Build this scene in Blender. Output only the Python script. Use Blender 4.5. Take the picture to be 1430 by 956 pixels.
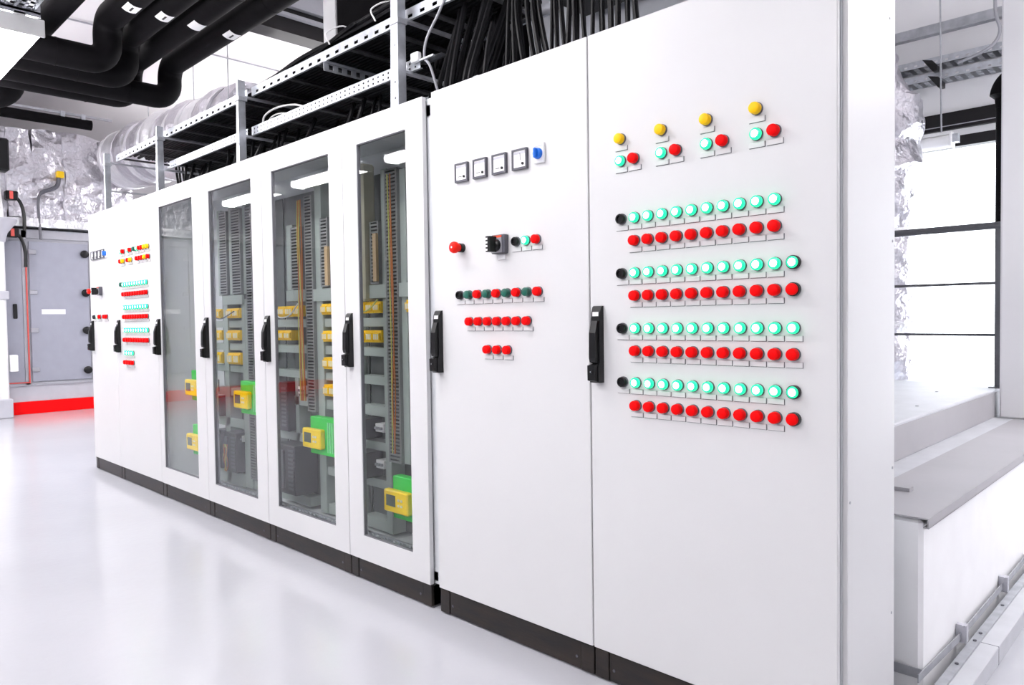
import bpy, bmesh, math, random
from mathutils import Vector, noise
random.seed(7)
for o in list(bpy.data.objects):
    bpy.data.objects.remove(o)
SC = bpy.context.scene
COL = SC.collection

# ------------------------------------------------------------------ camera
YAW, PITCH, ROLL = 0.77847, -0.03079, -0.01408
cd = bpy.data.cameras.new('camera'); cam = bpy.data.objects.new('camera', cd); COL.objects.link(cam)
cd.sensor_fit = 'HORIZONTAL'; cd.sensor_width = 36.0; cd.lens = 1024.0 / 1430.0 * 36.0
cd.clip_start = 0.05; cd.clip_end = 200
fw = Vector((-math.sin(YAW) * math.cos(PITCH), math.cos(YAW) * math.cos(PITCH), math.sin(PITCH)))
rt = Vector((math.cos(YAW), math.sin(YAW), 0)); up = rt.cross(fw)
r2 = rt * math.cos(ROLL) + up * math.sin(ROLL); u2 = -rt * math.sin(ROLL) + up * math.cos(ROLL)
from mathutils import Matrix
M3 = Matrix((r2, u2, -fw)).transposed()
cam.matrix_world = Matrix.Translation((2.53833, -1.88888, 1.19079)) @ M3.to_4x4()
SC.camera = cam

# ------------------------------------------------------------------ world, exposure
w = bpy.data.worlds.new('world'); SC.world = w; w.use_nodes = True
bg = w.node_tree.nodes['Background']; bg.inputs[0].default_value = (0.93, 0.96, 1.0, 1); bg.inputs[1].default_value = 3.0
SC.view_settings.view_transform = 'Standard'; SC.view_settings.look = 'None'
SC.view_settings.gamma = 1.0; SC.view_settings.use_curve_mapping = False
SC.view_settings.exposure = 0.93
LAMP = 15.0          # radiance of the fluorescent diffusers

# ------------------------------------------------------------------ materials
MATS = {}
def mat(name, col, rough=0.5, metal=0.0, var=0.04, scale=8.0, bump=0.0, bscale=60.0, emit=None, estr=0.0, spec=0.5, coat=0.0, col2=None, stretch=None, bdist=0.01):
    if name in MATS: return MATS[name]
    m = bpy.data.materials.new(name); m.use_nodes = True
    nt = m.node_tree; b = nt.nodes['Principled BSDF']
    tc = nt.nodes.new('ShaderNodeTexCoord')
    src = tc.outputs['Object']
    if stretch:
        mp = nt.nodes.new('ShaderNodeMapping'); mp.inputs['Scale'].default_value = stretch
        nt.links.new(src, mp.inputs['Vector']); src = mp.outputs['Vector']
    nz = nt.nodes.new('ShaderNodeTexNoise'); nz.inputs['Scale'].default_value = scale; nz.inputs['Detail'].default_value = 4
    nt.links.new(src, nz.inputs['Vector'])
    rp = nt.nodes.new('ShaderNodeValToRGB')
    c2 = col2 if col2 else tuple(min(1, c * (1 + var)) for c in col)
    c1 = tuple(c * (1 - var) for c in col) if not col2 else col
    rp.color_ramp.elements[0].position = 0.3; rp.color_ramp.elements[1].position = 0.7
    rp.color_ramp.elements[0].color = (*c1, 1); rp.color_ramp.elements[1].color = (*c2, 1)
    nt.links.new(nz.outputs['Fac'], rp.inputs['Fac']); nt.links.new(rp.outputs['Color'], b.inputs['Base Color'])
    b.inputs['Roughness'].default_value = rough; b.inputs['Metallic'].default_value = metal
    b.inputs['Specular IOR Level'].default_value = spec; b.inputs['Coat Weight'].default_value = coat
    if bump:
        n2 = nt.nodes.new('ShaderNodeTexNoise'); n2.inputs['Scale'].default_value = bscale; n2.inputs['Detail'].default_value = 3
        nt.links.new(src, n2.inputs['Vector'])
        bp = nt.nodes.new('ShaderNodeBump'); bp.inputs['Strength'].default_value = bump; bp.inputs['Distance'].default_value = bdist
        nt.links.new(n2.outputs['Fac'], bp.inputs['Height']); nt.links.new(bp.outputs['Normal'], b.inputs['Normal'])
    if emit:
        b.inputs['Emission Color'].default_value = (*emit, 1); b.inputs['Emission Strength'].default_value = estr
    MATS[name] = m
    return m

def glass_mat(name, tint=(0.93, 0.97, 0.96), ior=1.5):
    m = bpy.data.materials.new(name); m.use_nodes = True; nt = m.node_tree
    for n in list(nt.nodes): nt.nodes.remove(n)
    out = nt.nodes.new('ShaderNodeOutputMaterial'); mx = nt.nodes.new('ShaderNodeMixShader')
    tr = nt.nodes.new('ShaderNodeBsdfTransparent'); gl = nt.nodes.new('ShaderNodeBsdfGlossy')
    lw_ = nt.nodes.new('ShaderNodeLayerWeight'); lw_.inputs['Blend'].default_value = 0.5
    pw = nt.nodes.new('ShaderNodeMath'); pw.operation = 'POWER'; pw.inputs[1].default_value = 5.0
    fr = nt.nodes.new('ShaderNodeMath'); fr.operation = 'MULTIPLY_ADD'; f0 = ((ior - 1) / (ior + 1)) ** 2
    fr.inputs[1].default_value = 1 - f0; fr.inputs[2].default_value = f0
    nt.links.new(lw_.outputs['Facing'], pw.inputs[0]); nt.links.new(pw.outputs[0], fr.inputs[0])
    nzn = nt.nodes.new('ShaderNodeTexNoise'); nzn.inputs['Scale'].default_value = 1.5
    bp = nt.nodes.new('ShaderNodeBump'); bp.inputs['Strength'].default_value = 0.004
    nt.links.new(nzn.outputs['Fac'], bp.inputs['Height']); nt.links.new(bp.outputs['Normal'], gl.inputs['Normal'])
    tr.inputs[0].default_value = (*tint, 1); gl.inputs['Roughness'].default_value = 0.01
    nt.links.new(fr.outputs[0], mx.inputs[0]); nt.links.new(tr.outputs[0], mx.inputs[1]); nt.links.new(gl.outputs[0], mx.inputs[2])
    nt.links.new(mx.outputs[0], out.inputs[0])
    MATS[name] = m
    return m

WHITE = mat('cabinet_white_powder_coat', (0.69, 0.69, 0.695), 0.42, var=0.012, scale=3, bump=0.02, bscale=900)
BODYW = mat('cabinet_body_light_grey', (0.68, 0.70, 0.72), 0.5, var=0.02)
GASKET = mat('gasket_grey_rubber', (0.16, 0.16, 0.18), 0.7)
PLINTH = mat('plinth_dark_steel', (0.016, 0.016, 0.017), 0.36, var=0.3, scale=5, bump=0.05, bscale=30, col2=(0.034, 0.025, 0.021), stretch=(1, 1, 5), spec=0.3)
BLACK = mat('black_plastic', (0.006, 0.006, 0.007), 0.35, spec=0.35)
STICK = mat('white_sticker', (0.85, 0.85, 0.85), 0.4)
GLASS = glass_mat('cabinet_glass', (0.985, 0.995, 0.992))
WGLASS = glass_mat('window_glass', (0.98, 0.99, 1.0), 1.3)
RED = mat('red_button_plastic', (0.88, 0.001, 0.002), 0.5, spec=0.1, var=0.05)
YEL = mat('yellow_button_plastic', (1.0, 0.56, 0.0), 0.45, spec=0.25, var=0.05)
DGREEN = mat('dark_green_button_plastic', (0.004, 0.11, 0.075), 0.35, var=0.05)
ORANGE = mat('orange_red_plastic', (0.85, 0.07, 0.01), 0.4)
ESTOP = mat('emergency_stop_red', (0.88, 0.012, 0.004), 0.45, spec=0.2)
BLUE = mat('blue_knob_plastic', (0.005, 0.16, 0.72), 0.35)
LENS_C = mat('lit_green_lens_centre', (0.3, 0.9, 0.6), 0.3, emit=(0.55, 1.0, 0.78), estr=3.2)
LENS_S = mat('lit_green_lens_side', (0.02, 0.6, 0.3), 0.3, emit=(0.01, 0.80, 0.30), estr=0.85)
LENS_R = mat('lit_green_lens_rim', (0.02, 0.55, 0.28), 0.25, emit=(0.0, 0.62, 0.27), estr=0.55)
GREYPL = mat('grey_plastic', (0.33, 0.33, 0.36), 0.45)
DKGREY = mat('dark_grey_plastic', (0.09, 0.09, 0.11), 0.4)
DIAL = mat('meter_dial_white', (0.86, 0.86, 0.86), 0.35)
PLATE = mat('white_label_plate', (0.82, 0.82, 0.84), 0.45)
RACK = mat('grey_green_wiring_duct', (0.36, 0.41, 0.385), 0.5)
RACKP = mat('galvanised_mounting_plate', (0.15, 0.16, 0.16), 0.5, metal=0.2, var=0.1)
SLOT = mat('slotted_duct_grey', (0.20, 0.21, 0.21), 0.55)
RELY = mat('yellow_relay_plastic', (0.95, 0.60, 0.0), 0.4)
RELW = mat('relay_terminal_white', (0.75, 0.75, 0.62), 0.45)
GREEN = mat('bright_green_plastic', (0.02, 0.62, 0.06), 0.4)
LGREEN = mat('pale_green_terminal', (0.25, 0.72, 0.34), 0.4)
HMI = mat('yellow_display_plastic', (0.95, 0.66, 0.0), 0.38)
SCREEN = mat('dark_lcd', (0.10, 0.12, 0.09), 0.2)
DRIVE = mat('drive_black_plastic', (0.035, 0.036, 0.045), 0.4)
COPPER = mat('orange_brown_wire', (0.50, 0.16, 0.04), 0.45)
WIREY = mat('yellow_green_wire', (0.60, 0.62, 0.16), 0.45)
WIREW = mat('white_wire', (0.75, 0.75, 0.75), 0.45)
CREAM = mat('cream_reflection', (0.62, 0.60, 0.48), 0.5)
BROWN = mat('tan_terminal_strip', (0.50, 0.36, 0.20), 0.5)
GALV = mat('galvanised_steel', (0.50, 0.52, 0.56), 0.42, metal=0.7, var=0.14, scale=25, bump=0.03, bscale=40)
STEELD = mat('dull_dark_steel', (0.06, 0.06, 0.065), 0.6, metal=0.3, var=0.15, scale=18)
GALVD = mat('galvanised_steel_matt', (0.42, 0.43, 0.46), 0.5, metal=0.5, var=0.16, scale=18)
CABLE = mat('black_cable_rubber', (0.005, 0.005, 0.006), 0.36, spec=0.10, var=0.2, scale=30, bump=0.05, bscale=80)
PIPE = mat('black_foam_insulation', (0.004, 0.0035, 0.0045), 0.62, spec=0.08, var=0.25, scale=10, bump=0.08, bscale=35)
FOIL = mat('aluminium_foil_wrap', (0.60, 0.585, 0.63), 0.28, metal=0.85, var=0.10, scale=6, bump=0.8, bscale=9, bdist=0.06)
FOILB = mat('bright_foil_tape', (0.80, 0.80, 0.82), 0.3, metal=0.7, var=0.06, scale=9, bump=0.5, bscale=12, bdist=0.04)
AHU = mat('air_handler_grey_paint', (0.34, 0.35, 0.415), 0.42, var=0.03)
AHUF = mat('air_handler_frame_aluminium', (0.40, 0.40, 0.44), 0.4, metal=0.3, var=0.05)
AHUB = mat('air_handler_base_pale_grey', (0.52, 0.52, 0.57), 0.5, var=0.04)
CURB = mat('red_curb_paint', (0.92, 0.0, 0.002), 0.55, spec=0.15, var=0.03)
CEIL = mat('ceiling_white_paint', (0.75, 0.725, 0.735), 0.8, var=0.02, scale=1.5, bump=0.03, bscale=20)
WALL = mat('wall_white_paint', (0.78, 0.775, 0.79), 0.75, var=0.015, scale=1.5)
CONC = mat('pad_white_paint', (0.90, 0.90, 0.91), 0.6, var=0.02)
SHEET = mat('zinc_sheet', (0.41, 0.40, 0.42), 0.62, metal=0.0, spec=0.25, var=0.04, scale=3)
SLABM = mat('pale_steel_platform', (0.56, 0.57, 0.60), 0.6, metal=0.0, spec=0.25, var=0.05)
RAILM = mat('dark_grey_rail_paint', (0.085, 0.085, 0.095), 0.4)
FRAMEB = mat('black_window_frame', (0.006, 0.005, 0.006), 0.45, spec=0.3)
LAMPM = mat('lamp_diffuser', (0.9, 0.9, 0.9), 0.4, emit=(1.0, 0.975, 0.99), estr=LAMP)
LAMPH = mat('lamp_housing_white', (0.8, 0.8, 0.8), 0.4)
REDC = mat('red_conduit', (0.70, 0.10, 0.08), 0.4)
DUCT = mat('grey_sheet_duct', (0.46, 0.47, 0.51), 0.5, metal=0.2, var=0.06)
FLOORM = mat('floor_epoxy', (0.50, 0.505, 0.54), 0.17, var=0.035, scale=1.2, bump=0.05, bscale=26, spec=0.55)

# ------------------------------------------------------------------ mesh helpers
class MB:
    def __init__(s): s.v = []; s.f = []; s.m = []
    def face(s, idx, m=0): s.f.append(idx); s.m.append(m)
    def box(s, x0, x1, y0, y1, z0, z1, m=0, c=0.0):
        if c > 0: return s.cbox(x0, x1, y0, y1, z0, z1, m, c)
        b = len(s.v)
        s.v += [(x, y, z) for z in (z0, z1) for y in (y0, y1) for x in (x0, x1)]
        for q in ((0, 2, 3, 1), (4, 5, 7, 6), (0, 1, 5, 4), (2, 6, 7, 3), (0, 4, 6, 2), (1, 3, 7, 5)): s.face([b + i for i in q], m)
        return s
    def cbox(s, x0, x1, y0, y1, z0, z1, m, c):
        # chamfered box: 24 corner points
        bm = bmesh.new(); bmesh.ops.create_cube(bm, size=1)
        for v in bm.verts:
            v.co = ((x0 + x1) / 2 + v.co.x * (x1 - x0), (y0 + y1) / 2 + v.co.y * (y1 - y0), (z0 + z1) / 2 + v.co.z * (z1 - z0))
        bmesh.ops.bevel(bm, geom=list(bm.edges), offset=c, segments=1, affect='EDGES', profile=0.5)
        b = len(s.v); bm.verts.index_update()
        s.v += [tuple(v.co) for v in bm.verts]
        for f in bm.faces: s.face([b + v.index for v in f.verts], m)
        bm.free(); return s
    def prism(s, pts, ax, a0, a1, m=0):
        # pts: 2-D outline in the two other axes (order x,y,z without ax)
        b = len(s.v); n = len(pts)
        for a in (a0, a1):
            for p in pts:
                q = list(p); q.insert('xyz'.index(ax), a); s.v.append(tuple(q))
        s.face([b + i for i in range(n)], m); s.face([b + n + i for i in reversed(range(n))], m)
        for i in range(n):
            j = (i + 1) % n; s.face([b + i, b + n + i, b + n + j, b + j], m)
        return s
    def tube(s, path, r, n=8, m=0, cap=True):
        P = [Vector(p) for p in path]; b = len(s.v); L = len(P)
        rr = r if isinstance(r, (list, tuple)) else [r] * L
        t0 = (P[1] - P[0]).normalized()
        ref = Vector((0, 0, 1)) if abs(t0.z) < 0.9 else Vector((1, 0, 0))
        nn = t0.cross(ref).normalized()
        for i in range(L):
            t = (P[min(i + 1, L - 1)] - P[max(i - 1, 0)]).normalized()
            nn = (nn - t * nn.dot(t)).normalized(); bb = t.cross(nn)
            for k in range(n):
                a = 2 * math.pi * k / n
                s.v.append(tuple(P[i] + (nn * math.cos(a) + bb * math.sin(a)) * rr[i]))
        for i in range(L - 1):
            for k in range(n):
                k2 = (k + 1) % n
                s.face([b + i * n + k, b + i * n + k2, b + (i + 1) * n + k2, b + (i + 1) * n + k], m)
        if cap:
            s.face([b + k for k in reversed(range(n))], m); s.face([b + (L - 1) * n + k for k in range(n)], m)
        return s
    def lathe(s, c, prof, d='-y', n=20, m=0):
        # prof: (radius, height along d) ; m may be list per segment
        c = Vector(c); D = {'-y': Vector((0, -1, 0)), 'z': Vector((0, 0, 1)), 'x': Vector((1, 0, 0)), '-z': Vector((0, 0, -1))}[d]
        A = Vector((1, 0, 0)) if abs(D.x) < .5 else Vector((0, 1, 0)); B = D.cross(A)
        b = len(s.v); L = len(prof)
        for r, h in prof:
            for k in range(n):
                a = 2 * math.pi * k / n; s.v.append(tuple(c + D * h + (A * math.cos(a) + B * math.sin(a)) * r))
        for i in range(L - 1):
            mm = m[i] if isinstance(m, list) else m
            for k in range(n):
                k2 = (k + 1) % n; s.face([b + i * n + k, b + i * n + k2, b + (i + 1) * n + k2, b + (i + 1) * n + k], mm)
        mm = m[-1] if isinstance(m, list) else m
        s.face([b + (L - 1) * n + k for k in range(n)], mm)
        s.face([b + k for k in reversed(range(n))], m[0] if isinstance(m, list) else m)
        return s
    def mesh(s, name, mats, off=(0, 0, 0), smooth=False):
        me = bpy.data.meshes.new(name); o = Vector(off)
        me.from_pydata([tuple(Vector(v) - o) for v in s.v], [], s.f)
        for mm in (mats if isinstance(mats, (list, tuple)) else [mats]): me.materials.append(mm)
        me.polygons.foreach_set('material_index', s.m)
        bm = bmesh.new(); bm.from_mesh(me); bmesh.ops.recalc_face_normals(bm, faces=bm.faces); bm.to_mesh(me); bm.free()
        if smooth:
            me.polygons.foreach_set('use_smooth', [True] * len(me.polygons))
            try: me.set_sharp_from_angle(angle=math.radians(40))
            except Exception: pass
        me.update(); return me
    def build(s, name, mats, parent=None, smooth=False):
        if parent is not None: off = worldloc(parent)
        else:
            xs = [v[0] for v in s.v]; ys = [v[1] for v in s.v]; zs = [v[2] for v in s.v]
            off = Vector(((min(xs) + max(xs)) / 2, (min(ys) + max(ys)) / 2, min(zs)))
        o = bpy.data.objects.new(name, s.mesh(name, mats, off, smooth)); COL.objects.link(o)
        if parent is not None: o.parent = parent
        else: o.location = off
        return o
def worldloc(o):
    l = Vector(o.location)
    while o.parent is not None: o = o.parent; l += Vector(o.location)
    return l
def tag(o, label, cat, group=None):
    o['label'] = label; o['category'] = cat
    if group: o['group'] = group
    return o
def thing(name, loc, label, cat, group=None):
    o = bpy.data.objects.new(name, None); COL.objects.link(o); o.location = loc; o.empty_display_size = 0.1
    return tag(o, label, cat, group)
def struct(o): o['kind'] = 'structure'; return o
def inst(name, me, loc, parent):
    o = bpy.data.objects.new(name, me); COL.objects.link(o); o.parent = parent
    o.location = Vector(loc) - worldloc(parent); return o
def B(name, mats, parent, *boxes, c=0.0):
    m = MB()
    for b in boxes: m.box(*b, c=c)
    return m.build(name, mats, parent)
def rpath(pts, r, seg=7):
    P = [Vector(p) for p in pts]; out = [P[0]]
    for i in range(1, len(P) - 1):
        a = (P[i - 1] - P[i]); b = (P[i + 1] - P[i]); la, lb = a.length, b.length; a.normalize(); b.normalize()
        ang = a.angle(b); d = min(r / math.tan(ang / 2), la * .49, lb * .49); rr = d * math.tan(ang / 2)
        bis = (a + b).normalized(); c = P[i] + bis * (rr / math.sin(ang / 2))
        s0 = P[i] + a * d - c; s1 = P[i] + b * d - c
        for k in range(seg + 1): th = math.pi - ang; u = k / seg; out.append(c + (s0 * math.sin((1 - u) * th) + s1 * math.sin(u * th)) / math.sin(th))
    out.append(P[-1]); return out
def spline(pts, seg=6):
    P = [Vector(p) for p in pts]; P = [P[0] * 2 - P[1]] + P + [P[-1] * 2 - P[-2]]; out = []
    for i in range(1, len(P) - 2):
        for k in range(seg):
            t = k / seg; p0, p1, p2, p3 = P[i - 1:i + 3]
            out.append(0.5 * ((2 * p1) + (p2 - p0) * t + (2 * p0 - 5 * p1 + 4 * p2 - p3) * t * t + (3 * p1 - p0 - 3 * p2 + p3) * t ** 3))
    out.append(P[-2]); return out

# ------------------------------------------------------------------ the setting
struct(B('floor', FLOORM, None, (-12, 5.5, -6.5, 5.2, -0.1, 0)))
struct(B('ceiling', CEIL, None, (-12, 5.5, -6.5, 5.2, 4.5, 4.6)))
struct(B('wall_far', WALL, None, (-12.1, -12, -6.5, 5.2, 0, 4.5)))
struct(B('wall_near', WALL, None, (5.5, 5.6, -6.5, 5.2, 0, 4.5)))
struct(B('wall_front', mat('wall_grey_panels', (0.25, 0.25, 0.27), 0.7), None, (-12, 5.5, -6.6, -6.5, 0, 4.5)))
# back wall with the tall window beyond the cabinets
WY = 4.6
struct(B('wall_back', WALL, None, (-12, -1.6, WY, WY + .2, 0, 4.5), (2.9, 5.5, WY, WY + .2, 0, 4.5), (-1.6, 2.9, WY, WY + .2, 2.745, 4.5), (-1.6, 2.9, WY, WY + .2, 0, .12)))
wf = struct(B('window_1', FRAMEB, None, (-1.6, 2.9, WY - .03, WY + .08, 2.615, 2.745), (-1.6, 2.9, WY - .01, WY + .08, 2.48, 2.56), (-1.6, -1.54, WY, WY + .08, .12, 2.615), (2.84, 2.9, WY, WY + .08, .12, 2.615), (-1.6, 2.9, WY, WY + .08, .12, .18), (.45, .51, WY, WY + .08, .18, 2.48)))
B('transom_panel', WALL, wf, (-1.6, 2.9, WY + .01, WY + .07, 2.56, 2.615))
B('frame_ridge', GREYPL, wf, (-1.6, 2.9, WY - .036, WY - .03, 2.640, 2.646))
for a, b in ((-1.54, .45), (.51, 2.84)):
    B('pane', WGLASS, wf, (a, b, WY + .03, WY + .036, .18, 2.48))

# ------------------------------------------------------------------ fluorescent lights
def luminaire(x0, x1, y0, y1, z, label, group=None):
    t = thing('ceiling_light', ((x0 + x1) / 2, (y0 + y1) / 2, z), label, 'light', group)
    yc = (y0 + y1) / 2; h = (y1 - y0) / 2
    m = MB(); pr = []
    for k in range(16):
        an = -math.pi / 2 + 2 * math.pi * k / 16; cy, cz = math.cos(an), math.sin(an)
        pr.append((yc + h * math.copysign(abs(cy) ** .7, cy), z + .045 + .045 * math.copysign(abs(cz) ** .7, cz)))
    m.prism(pr, 'x', x0 + .01, x1 - .01); m.build('diffuser', LAMPM, t, smooth=True)
    m = MB(); m.box(x0, x1, yc - .03, yc + .03, z + .09, z + .115, c=.004); m.build('housing', LAMPH, t)
    for xe in (x0 - .004, x1 - .010): B('end_cap', LAMPH, t, (xe, xe + .014, y0 - .003, y1 + .003, z - .002, z + .093), c=.004)
    return t
def perforated_tray(name, x0, x1, y0, y1, z, h, label, step=.06, holes=True, group=None, parent_kind='tray'):
    t = thing(name, ((x0 + x1) / 2, (y0 + y1) / 2, z), label, parent_kind, group)
    for y in (y0, y1):
        slotted_flange('side_rail', t, x0, x1, y, z, h, 1, step)
    m = MB(); rows = [y0 + (y1 - y0) * k / 4 for k in range(5)]
    for k in range(4): m.box(x0, x1, rows[k] + .008, rows[k + 1] - .008, z, z + .003)
    x = x0
    while x < x1: m.box(x, min(x1, x + step * .5), y0, y1, z, z + .0029); x += step
    m.build('bottom_plate', GALV, t)
    return t
def slotted_flange(name, parent, x0, x1, y, z0, h, rows=1, step=.055, mt=None, slot=.022):
    m = MB(); th = .0022
    rz = [z0 + h * .34] if rows == 1 else [z0 + h * .27, z0 + h * .70]
    sh = .015 if rows == 1 else .009
    edges = [z0]
    for r in rz: edges += [r - sh / 2, r + sh / 2]
    edges.append(z0 + h)
    for i in range(0, len(edges), 2): m.box(x0, x1, y - th / 2, y + th / 2, edges[i], edges[i + 1])
    for r in rz:
        x = x0
        while x < x1:
            m.box(x, min(x1, x + step - slot), y - th / 2, y + th / 2, r - sh / 2, r + sh / 2); x += step
    m.box(x0, x1, y, y + .012, z0, z0 + .002); m.box(x0, x1, y, y + .010, z0 + h - .002, z0 + h)
    return m.build(name, mt or GALV, parent)

LY0, LY1 = -1.0, -.775
row1 = [(-3.62, -2.12), (-5.5, -4.0), (-7.4, -5.9), (-.9, .6)]
txt1 = ['bright strip light at the upper left below the perforated tray, nearest in view', 'bright strip light further along the aisle beyond the nearest one', 'farthest strip light of the aisle row near the grey air handler', 'strip light above the glass cabinets outside the picture']
for (a, b), l in zip(row1, txt1): luminaire(a, b, LY0, LY1, 2.77, l, 'strip lights over the aisle')
row2 = [(-8.0, -6.5), (-6.0, -4.5), (-4.0, -2.5), (-2.0, -.5), (.4, 1.9)]
for i, (a, b) in enumerate(row2): luminaire(a, b, -3.0, -2.8, 2.90, 'strip light over the far side of the aisle, seen only mirrored in the glass doors', 'strip lights over the far side of the aisle')
for x, y in ((3.1, 2.5), (3.8, 3.3), (4.4, 2.3)): luminaire(x - .7, x + .7, y - .1, y + .1, 2.8, 'added fill light beside the white pad, outside the picture', 'added fill lights beside the pad')  # unseen lamps added to whiten the pad's long face
for x, y in ((1.7, -3.9), (3.2, -5.0), (.2, -5.2)): luminaire(x - .7, x + .7, y - .1, y + .1, 3.0, 'added fill light behind the camera, outside the picture', 'added fill lights behind the camera')  # fill lamps added out of view to lift the lower cabinet fronts
for x in (-9.0, -7.0, -5.6): luminaire(x - .7, x + .7, -2.1, -1.9, 4.15, 'added fill light close under the ceiling left of the picture', 'added fill lights under the ceiling')  # out of view, added to brighten the far ceiling
for x in (-8.6, -7.0, -5.4, -3.8): luminaire(x - .7, x + .7, 2.9, 3.1, 3.1, 'added fill light hidden behind the foil-wrapped duct', 'added fill lights behind the foil duct')  # hidden row added only to throw light onto the ceiling
perforated_tray('light_carrier_tray', -3.7, 3.0, -.99, -.83, 2.90, .05, 'perforated galvanised tray carrying the bright strip light at upper left')
# bracket holding the lamp
br = thing('lamp_bracket', (-2.2, -.89, 2.86), 'galvanised slotted bracket clamping the near end of the bright strip light', 'bracket')
B('bracket_plate', GALV, br, (-2.26, -2.12, -1.0, -.79, 2.888, 2.899))
B('bracket_flange', GALV, br, (-2.125, -2.12, -1.0, -.79, 2.87, 2.97))
B('bracket_slot', DKGREY, br, (-2.22, -2.17, -.93, -.86, 2.8865, 2.888))

# ------------------------------------------------------------------ control buttons (shared meshes)
def lens(prof, ms, mm): m = MB(); m.lathe((0, 0, 0), prof, '-y', 20, mm); return m.mesh('push_button', ms, smooth=True)
R0 = .0158
CAPP = [(R0, .004), (R0, .019), (R0 * .93, .0225), (R0 * .78, .024)]
ME_CAP = {'r': lens(CAPP, RED, 0), 'y': lens(CAPP, YEL, 0), 'd': lens(CAPP, DGREEN, 0), 'k': lens([(R0, .004), (R0, .016), (R0 * .9, .018), (R0 * .62, .018), (R0 * .6, .013)], BLACK, 0)}
ME_CAP['g'] = lens([(R0, .004), (R0, .0145), (R0 * .95, .0165), (R0 * .66, .0175), (R0 * .60, .0180)], [LENS_R, LENS_C, LENS_S], [2, 0, 0, 1, 1])
m = MB(); m.lathe((0, 0, 0), [(R0 * 1.10, 0), (R0 * 1.10, .005), (R0 * 1.0, .006)], '-y', 20); ME_BEZ = m.mesh('bezel', DKGREY, smooth=True)
m = MB(); m.lathe((0, 0, 0), [(R0 * 1.16, 0), (R0 * 1.16, .012), (R0 * 1.02, .0135)], '-y', 20); ME_BEZ2 = m.mesh('bezel', BLACK, smooth=True)
m = MB(); m.box(-.0225, .0225, -.0035, -.001, -.0355, -.0210, c=.0006); m.box(-.0222, .0236, -.0012, 0, -.0366, -.0210, 1); ME_PLT = m.mesh('label_plate', [WHITE, DKGREY])  # dark backing, shifted down and right, stands for the plate's shadow line
NAMES = {'r': 'red_push_button', 'y': 'yellow_indicator', 'd': 'green_push_button', 'k': 'black_key_switch', 'g': 'green_indicator_light'}
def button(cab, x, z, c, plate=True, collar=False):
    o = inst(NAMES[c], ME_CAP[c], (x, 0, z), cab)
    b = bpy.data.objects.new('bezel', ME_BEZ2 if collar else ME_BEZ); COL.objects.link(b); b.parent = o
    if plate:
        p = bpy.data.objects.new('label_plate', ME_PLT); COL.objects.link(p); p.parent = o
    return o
ME_HAND = {}
def handle(cab, x0):
    # swing handle: side profile in (y,z) extruded across x
    xc = x0 + .028; zb, zt = .985, 1.232
    m = MB()
    m.prism([(0, zb), (-.026, zb), (-.030, zb + .006), (-.030, zb + .055), (-.022, zb + .065), (-.022, zt - .07), (-.018, zt - .02), (-.012, zt - .004), (-.006, zt), (0, zt)], 'x', xc - .018, xc + .018)
    h = m.build('door_handle', BLACK, cab)
    m = MB(); m.prism([(-.020, zb + .062), (-.036, zb + .066), (-.040, zb + .08), (-.038, zb + .16), (-.026, zt - .048), (-.018, zt - .048)], 'x', xc - .0125, xc + .0125)
    m.build('grip', BLACK, h)
    m = MB(); m.prism([(-.028, zb + .004), (-.045, zb + .008), (-.046, zb + .056), (-.028, zb + .06)], 'x', xc - .0145, xc + .0145)
    m.lathe((xc, -.045, zb + .036), [(.006, 0), (.006, .003), (.004, .0032)], '-y', 12)
    m.build('lock_cover', BLACK, h)
    m = MB(); m.lathe((xc, -.048, zb + .036), [(.0022, 0), (.0022, .001)], '-y', 8); m.build('keyhole', GALV, h)
    m = MB(); m.prism([(-.0205, zt - .033), (-.0191, zt - .0195), (-.0181, zt - .0195), (-.0195, zt - .033)], 'x', xc - .012, xc + .012)
    m.build('white_sticker', STICK, h)
    return h

def plinth(cab, x0, x1, zt):
    a, b = x0 + .003, x1 - .003
    B('plinth_corner', PLINTH, cab, (a, a + .055, .006, .08, .006, zt), c=.002)
    B('plinth_corner', PLINTH, cab, (b - .055, b, .006, .08, .006, zt), c=.002)
    B('plinth_panel', PLINTH, cab, (a + .057, b - .057, .009, .07, .006, zt), c=.002)
    B('plinth_base', GASKET, cab, (a, b, .02, .37, 0, zt - .001))
    for x in (a + .075, b - .075):
        m = MB(); m.lathe((x, .009, zt * .45), [(.005, 0), (.005, .002)], '-y', 10); m.build('plinth_bolt', DKGREY, cab)

def solid_cabinet(label, x0, x1, z0, z1, xb0=None, xb1=None):
    cab = thing('switchgear_cabinet', ((x0 + x1) / 2, .2, 0), label, 'cabinet', 'switchgear cabinets in a row')
    bx0 = xb0 if xb0 is not None else x0 + .0015; bx1 = xb1 if xb1 is not None else x1 - .0015
    plinth(cab, x0, x1, z0 - .004)
    B('body', BODYW, cab, (bx0, bx1, .03, .39, z0 - .002, z1 - .004), c=.002)
    B('door_gasket', GASKET, cab, (x0 + .012, x1 - .012, .017, .03, z0 + .012, z1 - .012))
    d = B('door', WHITE, cab, (x0 + .0025, x1 - .0025, 0, .017, z0, z1), c=.0022)
    return cab, d

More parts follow.
